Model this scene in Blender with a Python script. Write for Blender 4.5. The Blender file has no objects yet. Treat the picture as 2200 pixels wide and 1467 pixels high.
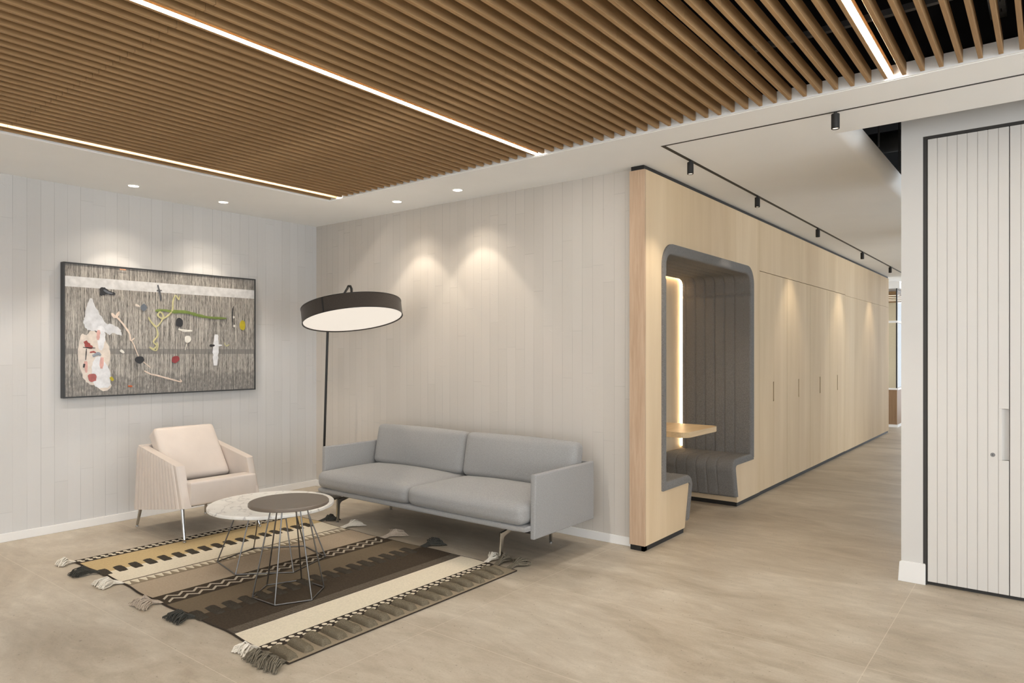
import bpy, bmesh, math, random
from mathutils import Vector, Matrix
random.seed(7)
PI = math.pi
S = bpy.context.scene
COL = S.collection

# ------------------------------------------------------------------ camera
F_PX = 1485.0
YAW = math.atan2(1160.0, F_PX)
cam_d = bpy.data.cameras.new('camera'); cam = bpy.data.objects.new('camera', cam_d); COL.objects.link(cam)
cam.location = (0, 0, 1.4); cam.rotation_euler = (PI/2, 0, YAW)
cam_d.sensor_width = 36.0; cam_d.lens = F_PX*36.0/2200.0; cam_d.shift_y = 23.5/2200.0
cam_d.clip_start = 0.05; cam_d.clip_end = 100
S.camera = cam
# ------------------------------------------------------------------ world, exposure, big lights
S.view_settings.view_transform = 'Standard'; S.view_settings.look = 'None'
S.view_settings.exposure = 0.48; S.view_settings.gamma = 1.0; S.view_settings.use_curve_mapping = False
W = bpy.data.worlds.new('daylight'); S.world = W; W.use_nodes = True
W.node_tree.nodes['Background'].inputs[0].default_value = (0.88, 0.94, 1.0, 1)
W.node_tree.nodes['Background'].inputs[1].default_value = 2.8
WARM = (1.0, 0.88, 0.73); NEUT = (1.0, 0.90, 0.78)
STRIP_E = 92.0; SPOT_W = 17.0; HALO_W = 10.0; TRACK_W = 19.0; LAMP_E = 0.52; LED_E = 26.0; PANEL_W = 90.0

# ------------------------------------------------------------------ materials
def nt(name):
    m = bpy.data.materials.new(name); m.use_nodes = True
    t = m.node_tree; b = t.nodes['Principled BSDF']
    return m, t, b
def N(t, k, **kw):
    n = t.nodes.new(k)
    for a, v in kw.items():
        if a.startswith('i_'): n.inputs[a[2:].replace('_', ' ')].default_value = v
        else: setattr(n, a, v)
    return n
def coords(t, scale=(1, 1, 1), rot=(0, 0, 0), loc=(0, 0, 0)):
    tc = N(t, 'ShaderNodeTexCoord'); mp = N(t, 'ShaderNodeMapping')
    mp.inputs['Scale'].default_value = scale; mp.inputs['Rotation'].default_value = rot; mp.inputs['Location'].default_value = loc
    t.links.new(tc.outputs['Object'], mp.inputs[0]); return mp.outputs[0]
def ramp(t, src, stops, interp='LINEAR'):
    r = N(t, 'ShaderNodeValToRGB'); r.color_ramp.interpolation = interp
    e = r.color_ramp.elements
    while len(e) > 1: e.remove(e[-1])
    e[0].position = stops[0][0]; e[0].color = (*stops[0][1], 1)
    for p, c in stops[1:]:
        x = e.new(p); x.color = (*c, 1)
    t.links.new(src, r.inputs[0]); return r.outputs[0]
def noise(t, vec, sc, det=2, rough=.5, dist=0):
    n = N(t, 'ShaderNodeTexNoise'); n.inputs['Scale'].default_value = sc; n.inputs['Detail'].default_value = det
    n.inputs['Roughness'].default_value = rough; n.inputs['Distortion'].default_value = dist
    t.links.new(vec, n.inputs['Vector']); return n.outputs['Fac']
def mix(t, f, a, b, mode='MIX'):
    m = N(t, 'ShaderNodeMix', data_type='RGBA', blend_type=mode)
    for s, v in ((m.inputs[0], f), (m.inputs[6], a), (m.inputs[7], b)):
        if isinstance(v, (int, float)): s.default_value = v
        elif isinstance(v, tuple): s.default_value = (*v, 1)
        else: t.links.new(v, s)
    return m.outputs[2]
def math_(t, op, a, b=0.0):
    m = N(t, 'ShaderNodeMath', operation=op)
    for s, v in ((m.inputs[0], a), (m.inputs[1], b)):
        if isinstance(v, (int, float)): s.default_value = v
        else: t.links.new(v, s)
    return m.outputs[0]
def bump(t, b, h, strength=.3, dist=.01):
    n = N(t, 'ShaderNodeBump'); n.inputs['Strength'].default_value = strength; n.inputs['Distance'].default_value = dist
    t.links.new(h, n.inputs['Height']); t.links.new(n.outputs[0], b.inputs['Normal'])
def plain(name, col, rough=.6, metal=0.0, var=.0, sc=30, spec=.5, bmp=0):
    m, t, b = nt(name)
    b.inputs['Roughness'].default_value = rough; b.inputs['Metallic'].default_value = metal
    b.inputs['Specular IOR Level'].default_value = spec
    v = coords(t)
    f = noise(t, v, sc, 3)
    lo = tuple(max(0, c*(1-var)) for c in col); hi = tuple(min(1, c*(1+var)) for c in col)
    t.links.new(ramp(t, f, [(.3, lo), (.7, hi)]), b.inputs['Base Color'])
    if bmp: bump(t, b, f, bmp, .002)
    return m
def emit(name, col, st):
    m, t, b = nt(name)
    b.inputs['Base Color'].default_value = (*col, 1)
    b.inputs['Emission Color'].default_value = (*col, 1); b.inputs['Emission Strength'].default_value = st
    return m
def boards(name, axis, off, col=(.63, .62, .605), bs=.6):
    """off white wash over vertical boards: axis is the horizontal direction of the wall"""
    m, t, b = nt(name)
    tc = N(t, 'ShaderNodeTexCoord'); sp = N(t, 'ShaderNodeSeparateXYZ'); cb = N(t, 'ShaderNodeCombineXYZ')
    t.links.new(tc.outputs['Object'], sp.inputs[0])
    h = sp.outputs[axis]
    wob = noise(t, coords(t, (3, 3, .8)), 1.5, 2)
    h2 = math_(t, 'ADD', math_(t, 'ADD', h, off), math_(t, 'MULTIPLY', wob, .006))
    PWD = .0915
    q = math_(t, 'DIVIDE', h2, PWD); row = math_(t, 'FLOOR', q); fr = math_(t, 'SUBTRACT', q, row)
    wn = N(t, 'ShaderNodeTexWhiteNoise', noise_dimensions='1D'); t.links.new(row, wn.inputs['W'])
    wn2 = N(t, 'ShaderNodeTexWhiteNoise', noise_dimensions='1D'); t.links.new(math_(t, 'ADD', row, 37.3), wn2.inputs['W'])
    ln = math_(t, 'ADD', .75, math_(t, 'MULTIPLY', wn2.outputs['Value'], .9))
    zq = math_(t, 'ADD', math_(t, 'DIVIDE', sp.outputs[2], ln), math_(t, 'MULTIPLY', wn.outputs['Value'], 7.0))
    zfl = math_(t, 'FLOOR', zq); zf = math_(t, 'SUBTRACT', zq, zfl)
    vis = ramp(t, noise(t, coords(t, (6, 6, 1.2)), 1.3, 3), [(.38, (.18, .18, .18)), (.62, (1, 1, 1))])
    g1 = math_(t, 'MULTIPLY', math_(t, 'LESS_THAN', fr, .030), vis)
    g2 = math_(t, 'MULTIPLY', math_(t, 'LESS_THAN', zf, .0026), .45)
    groove = math_(t, 'MAXIMUM', g1, g2)
    wn3 = N(t, 'ShaderNodeTexWhiteNoise', noise_dimensions='2D'); cb3 = N(t, 'ShaderNodeCombineXYZ'); t.links.new(row, cb3.inputs[0]); t.links.new(zfl, cb3.inputs[1]); t.links.new(cb3.outputs[0], wn3.inputs['Vector'])
    btone = ramp(t, wn3.outputs['Value'], [(0, (.955, .955, .95)), (1, (1, 1, 1))])
    big = noise(t, coords(t, (1, 1, .5)), 1.3, 3)
    streak = noise(t, coords(t, (60, 60, 3)), 1.0, 3)
    c0 = ramp(t, big, [(.3, tuple(c*.965 for c in col)), (.7, tuple(min(1, c*1.03) for c in col))])
    c1 = mix(t, 1.0, c0, btone, 'MULTIPLY')
    c2 = mix(t, math_(t, 'MULTIPLY', groove, .60), c1, tuple(c*.5 for c in col))
    t.links.new(c2, b.inputs['Base Color']); b.inputs['Roughness'].default_value = .8; b.inputs['Specular IOR Level'].default_value = .25
    hh = math_(t, 'SUBTRACT', math_(t, 'MULTIPLY', streak, .35), math_(t, 'MULTIPLY', groove, .9))
    chips = ramp(t, noise(t, coords(t, (9, 9, 14)), 1.6, 5, .6, 1.2), [(.60, (0, 0, 0)), (.70, (1, 1, 1))])
    hh = math_(t, 'ADD', hh, math_(t, 'MULTIPLY', chips, .20))
    bump(t, b, hh, bs, .006)
    return m
def wood(name, c_lo, c_hi, grain=(40, 40, 1.6), plank_axis=None, pw=.3, rough=.55, fig=.5, bands=True):
    m, t, b = nt(name)
    g1 = noise(t, coords(t, grain), 1.0, 6, .6, .6)
    g2 = noise(t, coords(t, tuple(g*4 for g in grain)), 1.0, 3, .6)
    f = math_(t, 'ADD', math_(t, 'MULTIPLY', g1, 1-fig*.4), math_(t, 'MULTIPLY', g2, fig*.4))
    col = ramp(t, f, [(.28, c_lo), (.72, c_hi)])
    if plank_axis is not None:
        tc = N(t, 'ShaderNodeTexCoord'); sp = N(t, 'ShaderNodeSeparateXYZ'); t.links.new(tc.outputs['Object'], sp.inputs[0])
        q = math_(t, 'FLOOR', math_(t, 'DIVIDE', sp.outputs[plank_axis], pw))
        wn = N(t, 'ShaderNodeTexWhiteNoise', noise_dimensions='1D'); t.links.new(q, wn.inputs['W'])
        tone = ramp(t, wn.outputs['Value'], [(0, (.93, .91, .87)), (.5, (.985, .975, .96)), (1, (1.0, 1.0, 1.0))])
        col = mix(t, 1.0, col, tone, 'MULTIPLY')
    t.links.new(col, b.inputs['Base Color']); b.inputs['Roughness'].default_value = rough
    b.inputs['Specular IOR Level'].default_value = .12
    bump(t, b, g2, .06, .002)
    return m
def concrete():
    m, t, b = nt('concrete_tiles')
    v = coords(t, (1, 1, 1), loc=(.65, -3.39, 0))
    br = N(t, 'ShaderNodeTexBrick'); br.offset = 0.0; br.inputs['Scale'].default_value = 1
    br.inputs['Brick Width'].default_value = 1.83; br.inputs['Row Height'].default_value = .9
    br.inputs['Mortar Size'].default_value = .0022; br.inputs['Mortar Smooth'].default_value = .3
    br.inputs['Color1'].default_value = (.44, .44, .44, 1); br.inputs['Color2'].default_value = (.56, .56, .56, 1); br.inputs['Mortar'].default_value = (.5, .5, .5, 1)
    t.links.new(v, br.inputs['Vector'])
    n1 = noise(t, coords(t, (.7, 1.5, 1)), 1.5, 7, .62, .8)
    n2 = noise(t, coords(t, (1.2, 3.0, 1)), 5.0, 6, .65, .5)
    n3 = noise(t, coords(t), 90.0, 3, .7)
    f = math_(t, 'ADD', math_(t, 'MULTIPLY', n1, .55), math_(t, 'ADD', math_(t, 'MULTIPLY', n2, .33), math_(t, 'MULTIPLY', n3, .12)))
    c = ramp(t, f, [(.34, (.32, .262, .192)), (.46, (.425, .358, .272)), (.54, (.495, .428, .335)), (.64, (.60, .53, .43))])
    sp = ramp(t, noise(t, coords(t), 55.0, 2, .5), [(.26, (.62, .60, .58)), (.32, (1, 1, 1))])
    c = mix(t, 1.0, c, sp, 'MULTIPLY')
    c = mix(t, .10, c, br.outputs['Color'], 'OVERLAY')
    c = mix(t, math_(t, 'MULTIPLY', br.outputs['Fac'], .45), c, (.70, .62, .50))
    t.links.new(c, b.inputs['Base Color'])
    rr = ramp(t, n2, [(.3, (.36, .36, .36)), (.7, (.52, .52, .52))]); t.links.new(rr, b.inputs['Roughness'])
    b.inputs['Specular IOR Level'].default_value = .35
    bump(t, b, math_(t, 'SUBTRACT', math_(t, 'MULTIPLY', n3, .2), br.outputs['Fac']), .12, .002)
    return m
def felt(name, lo, mid, hi, sc=420):
    m, t, b = nt(name)
    n1 = noise(t, coords(t), sc, 2, .6)
    t.links.new(ramp(t, n1, [(.30, lo), (.5, mid), (.70, hi)]), b.inputs['Base Color'])
    b.inputs['Roughness'].default_value = .95; b.inputs['Specular IOR Level'].default_value = .1
    bump(t, b, n1, .5, .003)
    return m
def weave(name, lo, hi, sx=900, sz=260, rough=.9):
    m, t, b = nt(name)
    n1 = noise(t, coords(t, (sx*.12, sx*.12, sx)), 1.0, 2, .6)
    n2 = noise(t, coords(t), sz, 2)
    f = math_(t, 'ADD', math_(t, 'MULTIPLY', n1, .6), math_(t, 'MULTIPLY', n2, .4))
    t.links.new(ramp(t, f, [(.32, lo), (.68, hi)]), b.inputs['Base Color'])
    b.inputs['Roughness'].default_value = rough; b.inputs['Specular IOR Level'].default_value = .15
    b.inputs['Sheen Weight'].default_value = .15
    bump(t, b, f, .25, .0015)
    return m
def marble():
    m, t, b = nt('veined_marble')
    d = noise(t, coords(t), 4, 5, .6, 1.5)
    v = N(t, 'ShaderNodeTexWave', wave_type='BANDS', bands_direction='DIAGONAL')
    v.inputs['Scale'].default_value = 2.4; v.inputs['Distortion'].default_value = 14; v.inputs['Detail'].default_value = 6; v.inputs['Detail Scale'].default_value = 2.2
    t.links.new(coords(t), v.inputs['Vector'])
    veins = ramp(t, v.outputs['Fac'], [(0, (.56, .53, .49)), (.025, (.74, .705, .65)), (.07, (.84, .81, .75))])
    c = mix(t, 1.0, veins, ramp(t, d, [(.35, (.88, .87, .86)), (.6, (1, 1, 1))]), 'MULTIPLY')
    t.links.new(c, b.inputs['Base Color']); b.inputs['Roughness'].default_value = .28
    return m
def canvas_mat():
    m, t, b = nt('streaked_canvas')
    st = noise(t, coords(t, (1, 105, 2.6)), 1.0, 4, .8)
    st2 = noise(t, coords(t, (1, 260, 22)), 1.0, 3, .7)
    f = math_(t, 'ADD', math_(t, 'MULTIPLY', st, .6), math_(t, 'MULTIPLY', st2, .4))
    base = ramp(t, f, [(.40, (.045, .043, .041)), (.47, (.21, .197, .18)), (.535, (.39, .365, .33)), (.63, (.58, .545, .49))])
    tc = N(t, 'ShaderNodeTexCoord'); sp = N(t, 'ShaderNodeSeparateXYZ'); t.links.new(tc.outputs['Object'], sp.inputs[0])
    z = sp.outputs[2]
    edge = noise(t, coords(t, (1, 9, 2)), 1.2, 3)
    zz = math_(t, 'ADD', z, math_(t, 'MULTIPLY', math_(t, 'SUBTRACT', edge, .5), .22))
    # object z is measured from the lower edge of the picture
    low = ramp(t, zz, [(.10, (1, 1, 1)), (.165, (1, 1, 1)), (.185, (0, 0, 0))])
    low = math_(t, 'MULTIPLY', low, ramp(t, noise(t, coords(t, (1, 60, 30)), 1, 4, .7), [(.35, (.1, .1, .1)), (.6, (.75, .75, .75))]))
    c = mix(t, low, base, (.13, .125, .12))
    band = math_(t, 'MULTIPLY', math_(t, 'GREATER_THAN', z, .343), math_(t, 'LESS_THAN', z, .388))
    band = math_(t, 'MULTIPLY', band, ramp(t, st2, [(.35, (.3, .3, .3)), (.6, (.8, .8, .8))]))
    c = mix(t, band, c, (.15, .145, .14))
    top = math_(t, 'MULTIPLY', math_(t, 'GREATER_THAN', zz, 1.0), ramp(t, st, [(.4, (.75, .75, .75)), (.6, (.1, .1, .1))]))
    c = mix(t, top, c, (.16, .15, .14))
    t.links.new(c, b.inputs['Base Color']); b.inputs['Roughness'].default_value = .55
    bump(t, b, st2, .25, .002)
    return m

M = {}
M['wall_l'] = boards('whitewashed_boards_left', 1, .0615)
M['wall_b'] = boards('whitewashed_boards_back_shade_tint', 0, .063, (.60, .555, .50), .7)  # same wash as the left wall; warmer, dimmer light put into the colour
M['ceil'] = plain('white_ceiling_paint', (.91, .91, .90), .85, var=.015, sc=2, spec=.2)
M['white'] = plain('white_paint', (.80, .785, .76), .5, var=.01, sc=4)
M['greige'] = plain('pale_grey_wall_paint', (.62, .60, .57), .7, var=.015, sc=3)
M['black'] = plain('matt_black', (.012, .011, .010), .55, var=.2)
M['void'] = plain('black_painted_void', (.010, .009, .009), .9, var=.2, sc=3, spec=.1)
M['duct'] = plain('dark_painted_metal', (.05, .048, .048), .6, .0, var=.3, sc=6)
M['floor'] = concrete()
M['slat'] = wood('oak_slats', (.27, .160, .074), (.50, .315, .158), (30, 1.5, 30), rough=.5, fig=.8)
M['ash'] = wood('pale_ash', (.675, .52, .34), (.79, .64, .445), (2.6, 2.6, .35), 1, .287, rough=.7, fig=.5)
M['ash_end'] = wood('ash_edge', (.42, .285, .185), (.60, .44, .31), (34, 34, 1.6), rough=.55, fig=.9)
M['ash_top'] = wood('ash_tabletop', (.58, .42, .24), (.74, .57, .35), (30, 2.2, 30), rough=.4)
M['walnut'] = wood('brown_cladding', (.20, .12, .065), (.34, .22, .13), (30, 30, 1.2), rough=.5)
M['felt'] = felt('grey_felt', (.075, .071, .067), (.195, .187, .178), (.40, .39, .375), 560)
M['sofa'] = weave('grey_weave', (.245, .240, .234), (.38, .374, .365))
M['leather'] = plain('pale_beige_leather', (.64, .56, .495), .42, var=.03, sc=8)
M['leather_d'] = plain('dark_seat_base', (.06, .055, .055), .7)
M['chrome'] = plain('chrome', (.55, .55, .55), .18, 1.0, var=.02)
M['steel'] = plain('brushed_steel', (.20, .19, .18), .35, 1.0, var=.1)
M['marble'] = marble()
M['taupe'] = plain('taupe_lacquer', (.150, .118, .090), .38, var=.03, sc=5)
M['lampblack'] = plain('black_lacquered_metal', (.016, .015, .014), .35, .3)
M['shade'] = weave('dark_shade_fabric', (.032, .025, .020), (.075, .062, .052), 1200, 700)
M['locker'] = plain('cream_locker_paint', (.645, .615, .575), .45, var=.008, sc=2)
M['lockdark'] = plain('dark_gap_trim', (.030, .027, .024), .6)
M['frame'] = plain('charcoal_frame', (.035, .037, .040), .45)
M['canvas'] = canvas_mat()
M['strip'] = emit('warm_led_strip', (1.0, .965, .905), STRIP_E)
M['led'] = emit('booth_led', (1.0, .72, .42), LED_E)
M['lens'] = emit('downlight_lens', (1.0, .90, .75), 9.0)
M['spotlens'] = emit('spot_lens', (1.0, .85, .65), 1.6)
M['lampdiff'] = emit('lamp_diffuser', (1.0, .90, .78), LAMP_E); M['lampdiff'].node_tree.nodes['Principled BSDF'].inputs['Base Color'].default_value = (.35, .34, .32, 1)
M['farlight'] = emit('far_light_line', (1.0, .90, .72), 1.4)
M['farwin'] = emit('daylight_glow_pane', (.80, .90, 1.0), .62); M['farwin'].node_tree.nodes['Principled BSDF'].inputs['Base Color'].default_value = (.05, .05, .05, 1)  # emission stands in for daylight at the far window
def rugm(name, c, v=.10):
    m = weave(name, tuple(x*(1-v) for x in c), tuple(min(1, x*(1+v)) for x in c), 700, 300, 1.0)
    b = m.node_tree.nodes['Principled BSDF']; b.inputs['Sheen Weight'].default_value = 0; b.inputs['Specular IOR Level'].default_value = .03
    return m
M['r_cream'] = rugm('wool_cream', (.70, .62, .48)); M['r_gold'] = rugm('wool_gold', (.50, .375, .20)); M['r_dark'] = rugm('wool_dark_brown', (.050, .040, .032), .25)
M['r_tan'] = rugm('wool_tan', (.42, .335, .245)); M['r_olive'] = rugm('wool_olive_brown', (.175, .135, .090)); M['r_char'] = rugm('wool_charcoal_brown', (.065, .050, .036), .2)
M['r_moss'] = rugm('wool_moss', (.29, .235, .165)); M['r_hatch'] = rugm('wool_hatch', (.105, .088, .07), .4)
M['tuft_d'] = felt('tuft_dark', (.036, .030, .022), (.058, .048, .036), (.085, .070, .053), 420)
M['tuft_m'] = felt('tuft_moss', (.09, .073, .048), (.155, .128, .088), (.235, .195, .138), 420)
M['tas_w'] = plain('tassel_cream', (.72, .66, .56), .95, var=.12, sc=120); M['tas_d'] = plain('tassel_dark', (.045, .042, .034), .95, var=.3, sc=120)
M['tas_t'] = plain('tassel_tan', (.44, .36, .28), .95, var=.2, sc=120); M['tas_m'] = plain('tassel_moss', (.16, .135, .095), .95, var=.3, sc=120)

# ------------------------------------------------------------------ mesh helpers (all shapes are given in world coordinates)
ORG = {}
def org(o):
    v = Vector((0, 0, 0))
    while o is not None: v = v + o.location; o = o.parent
    return v
def obj(name, bm, mat, parent=None, smooth=False, loc=None, angle=40):
    me = bpy.data.meshes.new(name)
    o = bpy.data.objects.new(name, me); COL.objects.link(o)
    if parent: o.parent = parent
    if loc: o.location = loc
    off = org(o)
    bmesh.ops.translate(bm, verts=bm.verts, vec=-off)
    bmesh.ops.recalc_face_normals(bm, faces=bm.faces)
    for f in bm.faces: f.smooth = smooth
    bm.to_mesh(me); bm.free()
    for m in (mat if isinstance(mat, (list, tuple)) else [mat]): me.materials.append(m)
    if smooth:
        md = me
        try:
            md.set_sharp_from_angle(angle=math.radians(angle))
        except Exception: pass
    return o
def thing(name, label, cat, loc, group=None):
    o = bpy.data.objects.new(name, None); COL.objects.link(o); o.location = loc; o.empty_display_size = .1
    o['label'] = label; o['category'] = cat
    if group: o['group'] = group
    return o
def tag(o, label, cat, group=None):
    o['label'] = label; o['category'] = cat
    if group: o['group'] = group
    return o
def struct(name, bm, mat, **k):
    o = obj(name, bm, mat, **k); o['kind'] = 'structure'; return o
def copy_tree(o, parent=None):
    c = o.copy(); COL.objects.link(c); c.parent = parent
    for ch in list(o.children): copy_tree(ch, c)
    return c
def B(): return bmesh.new()
def quad(bm, pts, mi=0):
    f = bm.faces.new([bm.verts.new(p) for p in pts]); f.material_index = mi; return f
def box(bm, x0, x1, y0, y1, z0, z1, bev=0, seg=2, mi=0):
    r = bmesh.ops.create_cube(bm, size=1)
    vs = r['verts']
    bmesh.ops.scale(bm, vec=(abs(x1-x0), abs(y1-y0), abs(z1-z0)), verts=vs)
    bmesh.ops.translate(bm, vec=((x0+x1)/2, (y0+y1)/2, (z0+z1)/2), verts=vs)
    for f in set(f for v in vs for f in v.link_faces): f.material_index = mi
    if bev:
        es = list(set(e for v in vs for e in v.link_edges))
        bmesh.ops.bevel(bm, geom=es, offset=bev, segments=seg, profile=.5, affect='EDGES')
    return bm
def prism(bm, poly, axis, a, b, bev=0, seg=2):
    """poly in the plane across axis; extruded from a to b. axis 0: poly=(y,z); 1: (x,z); 2: (x,y)"""
    def P(p, t): return {0: (t, p[0], p[1]), 1: (p[0], t, p[1]), 2: (p[0], p[1], t)}[axis]
    va = [bm.verts.new(P(p, a)) for p in poly]; vb = [bm.verts.new(P(p, b)) for p in poly]
    n = len(poly); fs = [bm.faces.new(va), bm.faces.new(vb[::-1])]
    for i in range(n): fs.append(bm.faces.new((va[i], vb[i], vb[(i+1) % n], va[(i+1) % n])))
    if bev:
        es = [e for e in fs[0].edges] + [e for e in fs[1].edges]
        bmesh.ops.bevel(bm, geom=es, offset=bev, segments=seg, profile=.5, affect='EDGES')
    return bm
def tube(bm, pts, r, seg=10, cap=True):
    pts = [Vector(p) for p in pts]; n = len(pts)
    rr = r if isinstance(r, (list, tuple)) else [r]*n
    rings = []; prev = None
    for i, p in enumerate(pts):
        d = (pts[min(i+1, n-1)] - pts[max(i-1, 0)]).normalized()
        if prev is None:
            u = d.cross(Vector((0, 0, 1)));
            if u.length < 1e-3: u = d.cross(Vector((1, 0, 0)))
        else:
            u = prev - d*prev.dot(d)
            if u.length < 1e-4: u = d.cross(Vector((1, 0, 0)))
        u.normalize(); prev = u; w = d.cross(u)
        rings.append([bm.verts.new(p + (u*math.cos(2*PI*k/seg) + w*math.sin(2*PI*k/seg))*rr[i]) for k in range(seg)])
    for i in range(n-1):
        for k in range(seg):
            bm.faces.new((rings[i][k], rings[i][(k+1) % seg], rings[i+1][(k+1) % seg], rings[i+1][k]))
    if cap:
        bm.faces.new(rings[0][::-1]); bm.faces.new(rings[-1])
    return bm
def lathe(bm, prof, c, seg=48, mat=None):
    """prof: list of (r,z) relative to centre c, axis z; mat: optional rotation"""
    rings = []
    for r, z in prof:
        if r < 1e-6:
            v = Vector((0, 0, z)); v = (mat @ v) if mat else v
            rings.append([bm.verts.new(v + Vector(c))])
        else:
            ring = []
            for k in range(seg):
                v = Vector((r*math.cos(2*PI*k/seg), r*math.sin(2*PI*k/seg), z)); v = (mat @ v) if mat else v
                ring.append(bm.verts.new(v + Vector(c)))
            rings.append(ring)
    for a, b in zip(rings[:-1], rings[1:]):
        for k in range(seg):
            k2 = (k+1) % seg
            if len(a) == 1 and len(b) == 1: continue
            if len(a) == 1: bm.faces.new((a[0], b[k], b[k2]))
            elif len(b) == 1: bm.faces.new((a[k], a[k2], b[0]))
            else: bm.faces.new((a[k], a[k2], b[k2], b[k]))
    return bm
def cushion(bm, c, half, r, crown=(0, 0, 0), mat=None, n=18):
    """soft box: half sizes, corner radius r, crown = how far each pair of faces swells"""
    hx = half; vd = {}
    def key(i, j, k):
        if (i, j, k) in vd: return vd[(i, j, k)]
        a = [(2*q/n-1) for q in (i, j, k)]
        # concentrate samples towards edges
        a = [math.copysign(abs(q)**.75, q) for q in a]
        p = Vector((a[0]*hx[0], a[1]*hx[1], a[2]*hx[2]))
        inn = Vector([max(-(hx[m]-r), min(hx[m]-r, p[m])) for m in range(3)])
        d = p - inn
        if d.length > 1e-9: p = inn + d.normalized()*r if sum(1 for q in (i, j, k) if q in (0, n)) else p
        q = [p[m]/hx[m] for m in range(3)]
        for m in range(3):
            o1, o2 = [x for x in range(3) if x != m]
            p[m] += q[m]*crown[m]*max(0, 1-q[o1]**2)*max(0, 1-q[o2]**2)
        if mat: p = mat @ p
        v = bm.verts.new(p + Vector(c)); vd[(i, j, k)] = v; return v
    for i in range(n):
        for j in range(n):
            for (A, Bq) in ((0, 0), (0, n), (1, 0), (1, n), (2, 0), (2, n)):
                idx = [(i, j), (i+1, j), (i+1, j+1), (i, j+1)]
                vs = []
                for (u, w) in idx:
                    t = [0, 0, 0]; t[A] = Bq; rest = [x for x in range(3) if x != A]; t[rest[0]] = u; t[rest[1]] = w
                    vs.append(key(*t))
                bm.faces.new(vs)
    return bm
def grid(bm, fn, nu, nv, mi=0):
    vs = [[bm.verts.new(fn(i/nu, j/nv)) for j in range(nv+1)] for i in range(nu+1)]
    for i in range(nu):
        for j in range(nv):
            f = bm.faces.new((vs[i][j], vs[i+1][j], vs[i+1][j+1], vs[i][j+1])); f.material_index = mi
    return bm

XL, YB, ZC = -6.10, 4.465, 2.72
# ------------------------------------------------------------------ setting
bm = B(); box(bm, -6.4, 4.6, -4.1, 18.2, -.12, 0); struct('floor', bm, M['floor'])
bm = B(); box(bm, XL-.15, XL, -4.1, YB+.12, 0, 3.4); struct('wall_left', bm, M['wall_l'])
bm = B(); box(bm, XL, -2.372, YB, YB+.10, 0, 3.4); struct('wall_back', bm, M['wall_b'])
bm = B()
box(bm, XL, -2.0, -4.1, -4.0, 0, 3.4)
for k in range(4): box(bm, -2.0+k*2.1, -1.9+k*2.1, -4.1, -4.0, 0, 3.4)
box(bm, XL, 4.6, -4.1, -4.0, 0, .12); box(bm, XL, 4.6, -4.1, -4.0, 2.95, 3.4)
struct('wall_front', bm, M['greige'])  # unseen wall, its openings shaped to let in fill daylight from behind
bm = B(); box(bm, XL+.0005, XL+.014, -4.0, YB, 0, .064, .003); struct('baseboard_left', bm, M['white'])
bm = B(); box(bm, XL+.014, -2.372, YB-.014, YB-.0005, 0, .064, .003); struct('baseboard_back', bm, M['white'])
# glazed right side of the building (out of frame): posts, sill and head
bm = B()
for k in range(12): box(bm, 4.45, 4.6, -4.0+k*1.95, -3.9+k*1.95, 0, 3.4)
box(bm, 4.45, 4.6, -4.0, 18.2, 2.95, 3.4); box(bm, 4.45, 4.6, -4.0, 18.2, 0, .12)
struct('wall_right', bm, M['greige'])
# black plenum lid above everything
bm = B(); box(bm, -6.25, 4.6, -4.1, 18.2, 3.4, 3.5); struct('ceiling_void', bm, M['void'])

bm = B(); box(bm, -5.1, 4.45, 3.79, 3.80, ZC+.061, 3.4); box(bm, -5.1, -5.09, -4.0, 3.79, ZC+.061, 3.4); struct('void_baffle', bm, M['void'])  # black baffle added so the void behind the slats stays dark
# white plasterboard ceiling: frame round the slats, corridor ceiling with a rounded edge on its right
bm = B()
T = .06
box(bm, XL, -4.985, -4.0, YB, ZC, ZC+T)
box(bm, -4.985, 4.45, 3.785, 4.49, ZC, ZC+T)
box(bm, XL, -4.985, YB, 4.49, ZC, ZC+T)
box(bm, 2.2, 4.45, -4.0, 3.785, ZC, ZC+T)
box(bm, -4.985, 2.2, -4.0, -3.2, ZC, ZC+T)
prof = [(-3.3, ZC), (-1.035, ZC)]
for k in range(1, 25):
    a = k/24*PI/2; prof.append((-1.035+.085*math.sin(a), ZC+.085*(1-math.cos(a))))
prof += [(-.95, ZC+.10), (-1.0, ZC+.10), (-3.3, ZC+.10)]
prism(bm, prof, 1, 4.4901, 14.6)
struct('ceiling', bm, M['ceil'], smooth=True, angle=20)
# wall above / around the locker recess
bm = B()
box(bm, -.73, -.614, 4.82, 4.95, 0, 3.4)
box(bm, -.614, 4.45, 4.82, 4.95, 2.702, 3.4)
box(bm, -.73, -.66, 4.95, 6.1, 0, 3.4)
box(bm, -.73, 4.45, 6.1, 6.2, 0, 3.4)
box(bm, 1.05, 4.45, 4.82, 4.95, 0, 2.702)
struct('wall_lockers', bm, M['greige'])
bm = B(); prism(bm, [(-.746, 0), (-.60, 0), (-.60, .118), (-.603, .126), (-.727, .126), (-.738, .118)], 1, 4.805, 4.8195, .002)
struct('baseboard_lockers', bm, M['white'])
bm = B(); box(bm, -.75, -.35, 8.35, 9.0, 0, 3.4); box(bm, -.75, -.35, 11.9, 14.4, 0, 3.4); struct('wall_pier_and_light_block', bm, M['greige'])  # unseen; the farther, longer block is added to cut daylight on the end panels
bm = B(); box(bm, -4.2, -2.69, 17.3, 17.4, 0, ZC); struct('wall_far', bm, plain('beige_far_wall', (.74, .64, .44), .7, var=.03))

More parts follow.
